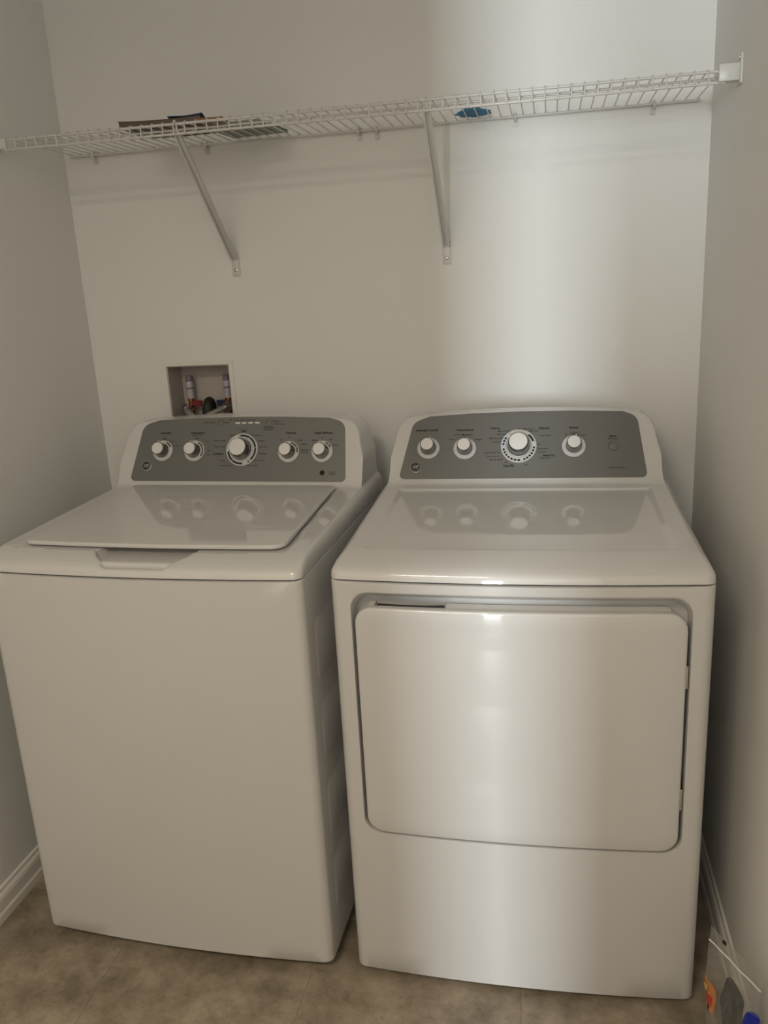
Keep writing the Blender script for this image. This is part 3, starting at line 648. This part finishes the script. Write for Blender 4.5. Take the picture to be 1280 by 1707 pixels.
# ------------------------------------------------------------------ outlet box in the wall
ob = tag(empty('laundry_outlet_box', ((BX0+BX1)/2, 0.0, BZ0)), 'recessed plastic water outlet box in the wall above the washing machine', 'outlet box')
hw = (BX1-BX0)/2-0.0005; hh = BZ1-BZ0-0.001; dp = 0.088; t = 0.003
mb = MB()
mb.box(-hw, hw, dp, dp+t, 0.0005, hh); mb.box(-hw, -hw+t, 0.0, dp, 0.0005, hh); mb.box(hw-t, hw, 0.0, dp, 0.0005, hh); mb.box(-hw+t, hw-t, 0.0, dp, 0.0005, t); mb.box(-hw+t, hw-t, 0.0, dp, hh-t, hh)
mb.build('box_shell', 'boxplastic', ob)
fr = MB(); fw = 0.012
for x0, x1, z0, z1 in ((-hw-fw, hw+fw, hh, hh+fw), (-hw-fw, hw+fw, -fw, 0.0), (-hw-fw, -hw, 0.0, hh), (hw, hw+fw, 0.0, hh)): fr.box(x0, x1, -0.003, -0.0003, z0, z1)
fr.build('face_flange', 'trim', ob, None)
cxb = (BX0+BX1)/2
def valve(x, hm, hl, hx):
    bx = x-cxb; y = 0.055
    def L_(prof_, mat, name, par, z, rot=None):
        o = mesh(name, *lathe(prof_, 20), mat, par, 40); o.location = (bx, y, z)
        if rot: o.rotation_euler = rot
        return o
    v = L_([(0.0085, 0.0), (0.0085, 0.012), (0.011, 0.014), (0.011, 0.024), (0.0075, 0.026), (0.0075, 0.038), (0.0095, 0.040), (0.0095, 0.048)], 'copper', 'valve_body', ob, 0.058)
    a = mesh('hammer_arrestor', *lathe([(0.0095, 0.0), (0.0105, 0.003), (0.0105, 0.048), (0.0100, 0.050)], 20), 'label', v, 40); a.location = (0, 0, 0.047)
    a['label'] = 'white labelled shock arrestor cylinder'
    b = mesh('arrestor_cap', *lathe([(0.0102, 0.0), (0.0106, 0.002), (0.0106, 0.012), (0.008, 0.016), (0.0004, 0.017)], 20), 'mauve', v, 40); b.location = (0, 0, 0.0965)
    c = mesh('label_band', *lathe([(0.0108, 0.0), (0.0108, 0.005)], 20, False), 'mauve', v, 40); c.location = (0, 0, 0.0745)
    # lever handle
    h = mesh('valve_handle', [(p[0], p[1], p[2]) for p in prism(round_poly([(0.0, -0.006), (hl, -0.010), (hl+0.003*(1 if hl > 0 else -1), 0.007), (0.0, 0.008)], [0.002]*4, 3), -0.004, 0.004)[0]], prism(round_poly([(0.0, -0.006), (hl, -0.010), (hl+0.003*(1 if hl > 0 else -1), 0.007), (0.0, 0.008)], [0.002]*4, 3), -0.004, 0.004)[1], hm, v, 40)
    h.location = (hx, -0.008, 0.034); h.rotation_euler = (math.radians(90), 0, 0)
    # threaded outlet with the coupling of the hose
    o = mesh('outlet_spout', *lathe([(0.009, 0.0), (0.009, 0.018), (0.0075, 0.018), (0.0075, 0.026)], 18), 'chrome', v, 40); o.rotation_euler = (math.radians(118), 0, 0); o.location = (0, -0.004, 0.020)
valve(0.262, 'red', 0.026, 0.008); valve(0.377, 'blue', -0.022, -0.008)
dn = mesh('drain_collar', *lathe([(0.031, 0), (0.031, 0.006), (0.026, 0.010), (0.026, 0.006)], 24), 'boxplastic', ob, 40); dn.location = (0.322-cxb, 0.055, 0.003)
# hoses (things of their own)
def nutted(name, path, r, label, cat):
    e = empty(name, (0, 0, 0)); tag(e, label, cat)
    tube('hose', path, r, 'braid', e, 12)
    a = Vector(path[0]); d = (Vector(path[1])-a).normalized()
    tube('coupling_nut', [a-d*0.012, a-d*0.002, a+d*0.010], [0.0125, 0.0125, 0.010], 'chrome', e, 12)
    return e
nutted('supply_hose', spline([(0.258, 0.022, 1.100), (0.270, 0.002, 1.094), (0.296, -0.018, 1.082), (0.322, -0.034, 1.045), (0.330, -0.055, 0.95)], 6), 0.0080, 'braided water hose on the red-handled valve', 'hose')
nutted('supply_hose', spline([(0.380, 0.022, 1.102), (0.366, 0.002, 1.096), (0.335, -0.036, 1.080), (0.302, -0.056, 1.045), (0.290, -0.070, 0.95)], 6), 0.0080, 'braided water hose on the blue-handled valve', 'hose')
dh = empty('drain_hose', (0, 0, 0)); tag(dh, 'black drain hose hooked into the outlet box between the valves', 'hose')
path = spline([(0.322, 0.058, 1.030), (0.322, 0.058, 1.085), (0.323, 0.050, 1.108), (0.325, 0.036, 1.116), (0.326, 0.022, 1.107), (0.327, 0.016, 1.080), (0.327, 0.012, 1.045), (0.330, -0.004, 1.030)], 10)
rr = [0.0140+0.0008*math.sin(i*2.2) for i in range(len(path))]
mesh('hose', *tubeVF(path, rr, 14), 'rubber', dh, 70)
tube('hose_collar', [(0.3262, 0.0195, 1.102), (0.3268, 0.0165, 1.085), (0.327, 0.0155, 1.066)], 0.0165, 'rubber', dh, 14)

# ------------------------------------------------------------------ clear plastic bag of parts by the right wall
bg = tag(empty('plastic_bag', (1.612, -0.955, 0)), 'clear plastic zip bag of small parts standing by the right wall beside the dryer', 'bag')
BU = Vector((0.50, -0.866, 0)); BN = Vector((-0.866, -0.50, 0)); BW = 0.066
def bag_pt(u, v, side):
    # u -1..1 along the bag, v 0..1 upwards; the sides bulge low down and meet at the edges and at the top
    z = 0.004+0.275*v+0.010*u*0
    bul = 0.026*(1-abs(u)**2.5)*(math.sin(math.pi*min(1, max(0, 1-v*1.18)*0.85+0.12)) if v < 0.84 else 0.0)
    wr = (0.0035*math.sin(9*u+14*v)+0.003*math.sin(17*v-5*u))*(1-0.75*sstep(0.6, 0.85, v))
    p = BU*(u*BW*(1.0+0.10*math.sin(5*v+u)))+BN*((bul if side else -bul*0.6)+wr*0.7+0.012*(v-0.5))+Vector((0, 0, z))
    return p
nu, nv = 16, 30; V = []; F = []
for side in (0, 1):
    for j in range(nv+1):
        for i in range(nu+1): V.append(bag_pt(i/nu*2-1, j/nv, side)+BN*(0.0004 if side else -0.0004))
n1 = (nu+1)*(nv+1)
for j in range(nv):
    for i in range(nu):
        a = j*(nu+1)+i; F += [(a, a+1, a+nu+2, a+nu+1), (n1+a, n1+a+nu+1, n1+a+nu+2, n1+a+1)]
for j in range(nv):
    for a in (j*(nu+1), j*(nu+1)+nu): F.append((a, a+nu+1, n1+a+nu+1, n1+a))
for i in range(nu): F += [(i, n1+i, n1+i+1, i+1), (nv*(nu+1)+i, nv*(nu+1)+i+1, n1+nv*(nu+1)+i+1, n1+nv*(nu+1)+i)]
mesh('film', V, F, 'film', bg, 80)
tube('zip_seal', [bag_pt(-1+2*i/12, 0.885, 1)+BN*0.0012 for i in range(13)], 0.0014, 'capwhite', bg, 6)
tube('top_edge', [bag_pt(-1+2*i/16, 1.0, 1) for i in range(17)], 0.0004, 'film', bg, 5)
tube('side_edge', [bag_pt(-1, i/20, 1) for i in range(21)], 0.0004, 'film', bg, 5)
def bag_patch(name, u0, u1, v0, v1, mat, off, par):
    V = []; F = []; n_ = 5
    for j in range(n_+1):
        for i in range(n_+1): V.append(bag_pt(u0+(u1-u0)*i/n_, v0+(v1-v0)*j/n_, 1)+BN*off)
    for j in range(n_):
        for i in range(n_): a = j*(n_+1)+i; F.append((a, a+1, a+n_+2, a+n_+1))
    return mesh(name, V, F, mat, par, 60)
bag_patch('black_mark', -0.50, -0.36, 0.96, 0.995, 'black', 0.0016, bg)
pr = bag_patch('printed_label', -0.96, -0.30, 0.44, 0.64, 'orange', 0.0014, bg); pr['label'] = 'orange printed label with red, yellow and green marks'
bag_patch('red_print', -0.75, -0.42, 0.47, 0.54, 'redprint', 0.0022, pr); bag_patch('yellow_print', -0.93, -0.60, 0.55, 0.60, 'yellow', 0.0022, pr)
bag_patch('green_print', -0.97, -0.84, 0.42, 0.50, 'greenprint', 0.0022, pr); bag_patch('black_print', -0.62, -0.48, 0.42, 0.46, 'black', 0.0022, pr)
# contents
o0 = Vector((1.612, -0.955, 0))
dk = tube('rubber_boot', spline([o0+BU*0.0+Vector((0, 0, 0.008)), o0+BU*0.002+Vector((0, 0, 0.06)), o0+BU*-0.003+Vector((0, 0, 0.130)), o0+BU*-0.008+Vector((0, 0, 0.175)), o0+BU*-0.016+Vector((0, 0, 0.202))], 5),
    [0.020+0.003*math.sin(i*0.5) if i < 14 else max(0.004, 0.019-0.0024*(i-14)) for i in range(21)], 'dark', None, 12)
tag(dk, 'dark charcoal rubber part inside the clear plastic bag', 'rubber part')
bt = empty('small_bottle', o0+BU*0.040+BN*0.012+Vector((0, 0, 0.137))); tag(bt, 'small royal blue bottle with a white cap inside the plastic bag', 'bottle')
bt.rotation_euler = (0.25, 0.15, 0)
mesh('bottle_body', *lathe([(0.0065, 0.0145), (0.010, 0.020), (0.0125, 0.028), (0.0125, 0.052), (0.011, 0.055), (0.0004, 0.0555)], 20), 'royal', bt, 40)
mesh('bottle_cap', *lathe([(0.0004, -0.001), (0.0078, 0.0), (0.0085, 0.0015), (0.0085, 0.013), (0.0075, 0.0152), (0.004, 0.0155)], 20), 'capwhite', bt, 40)
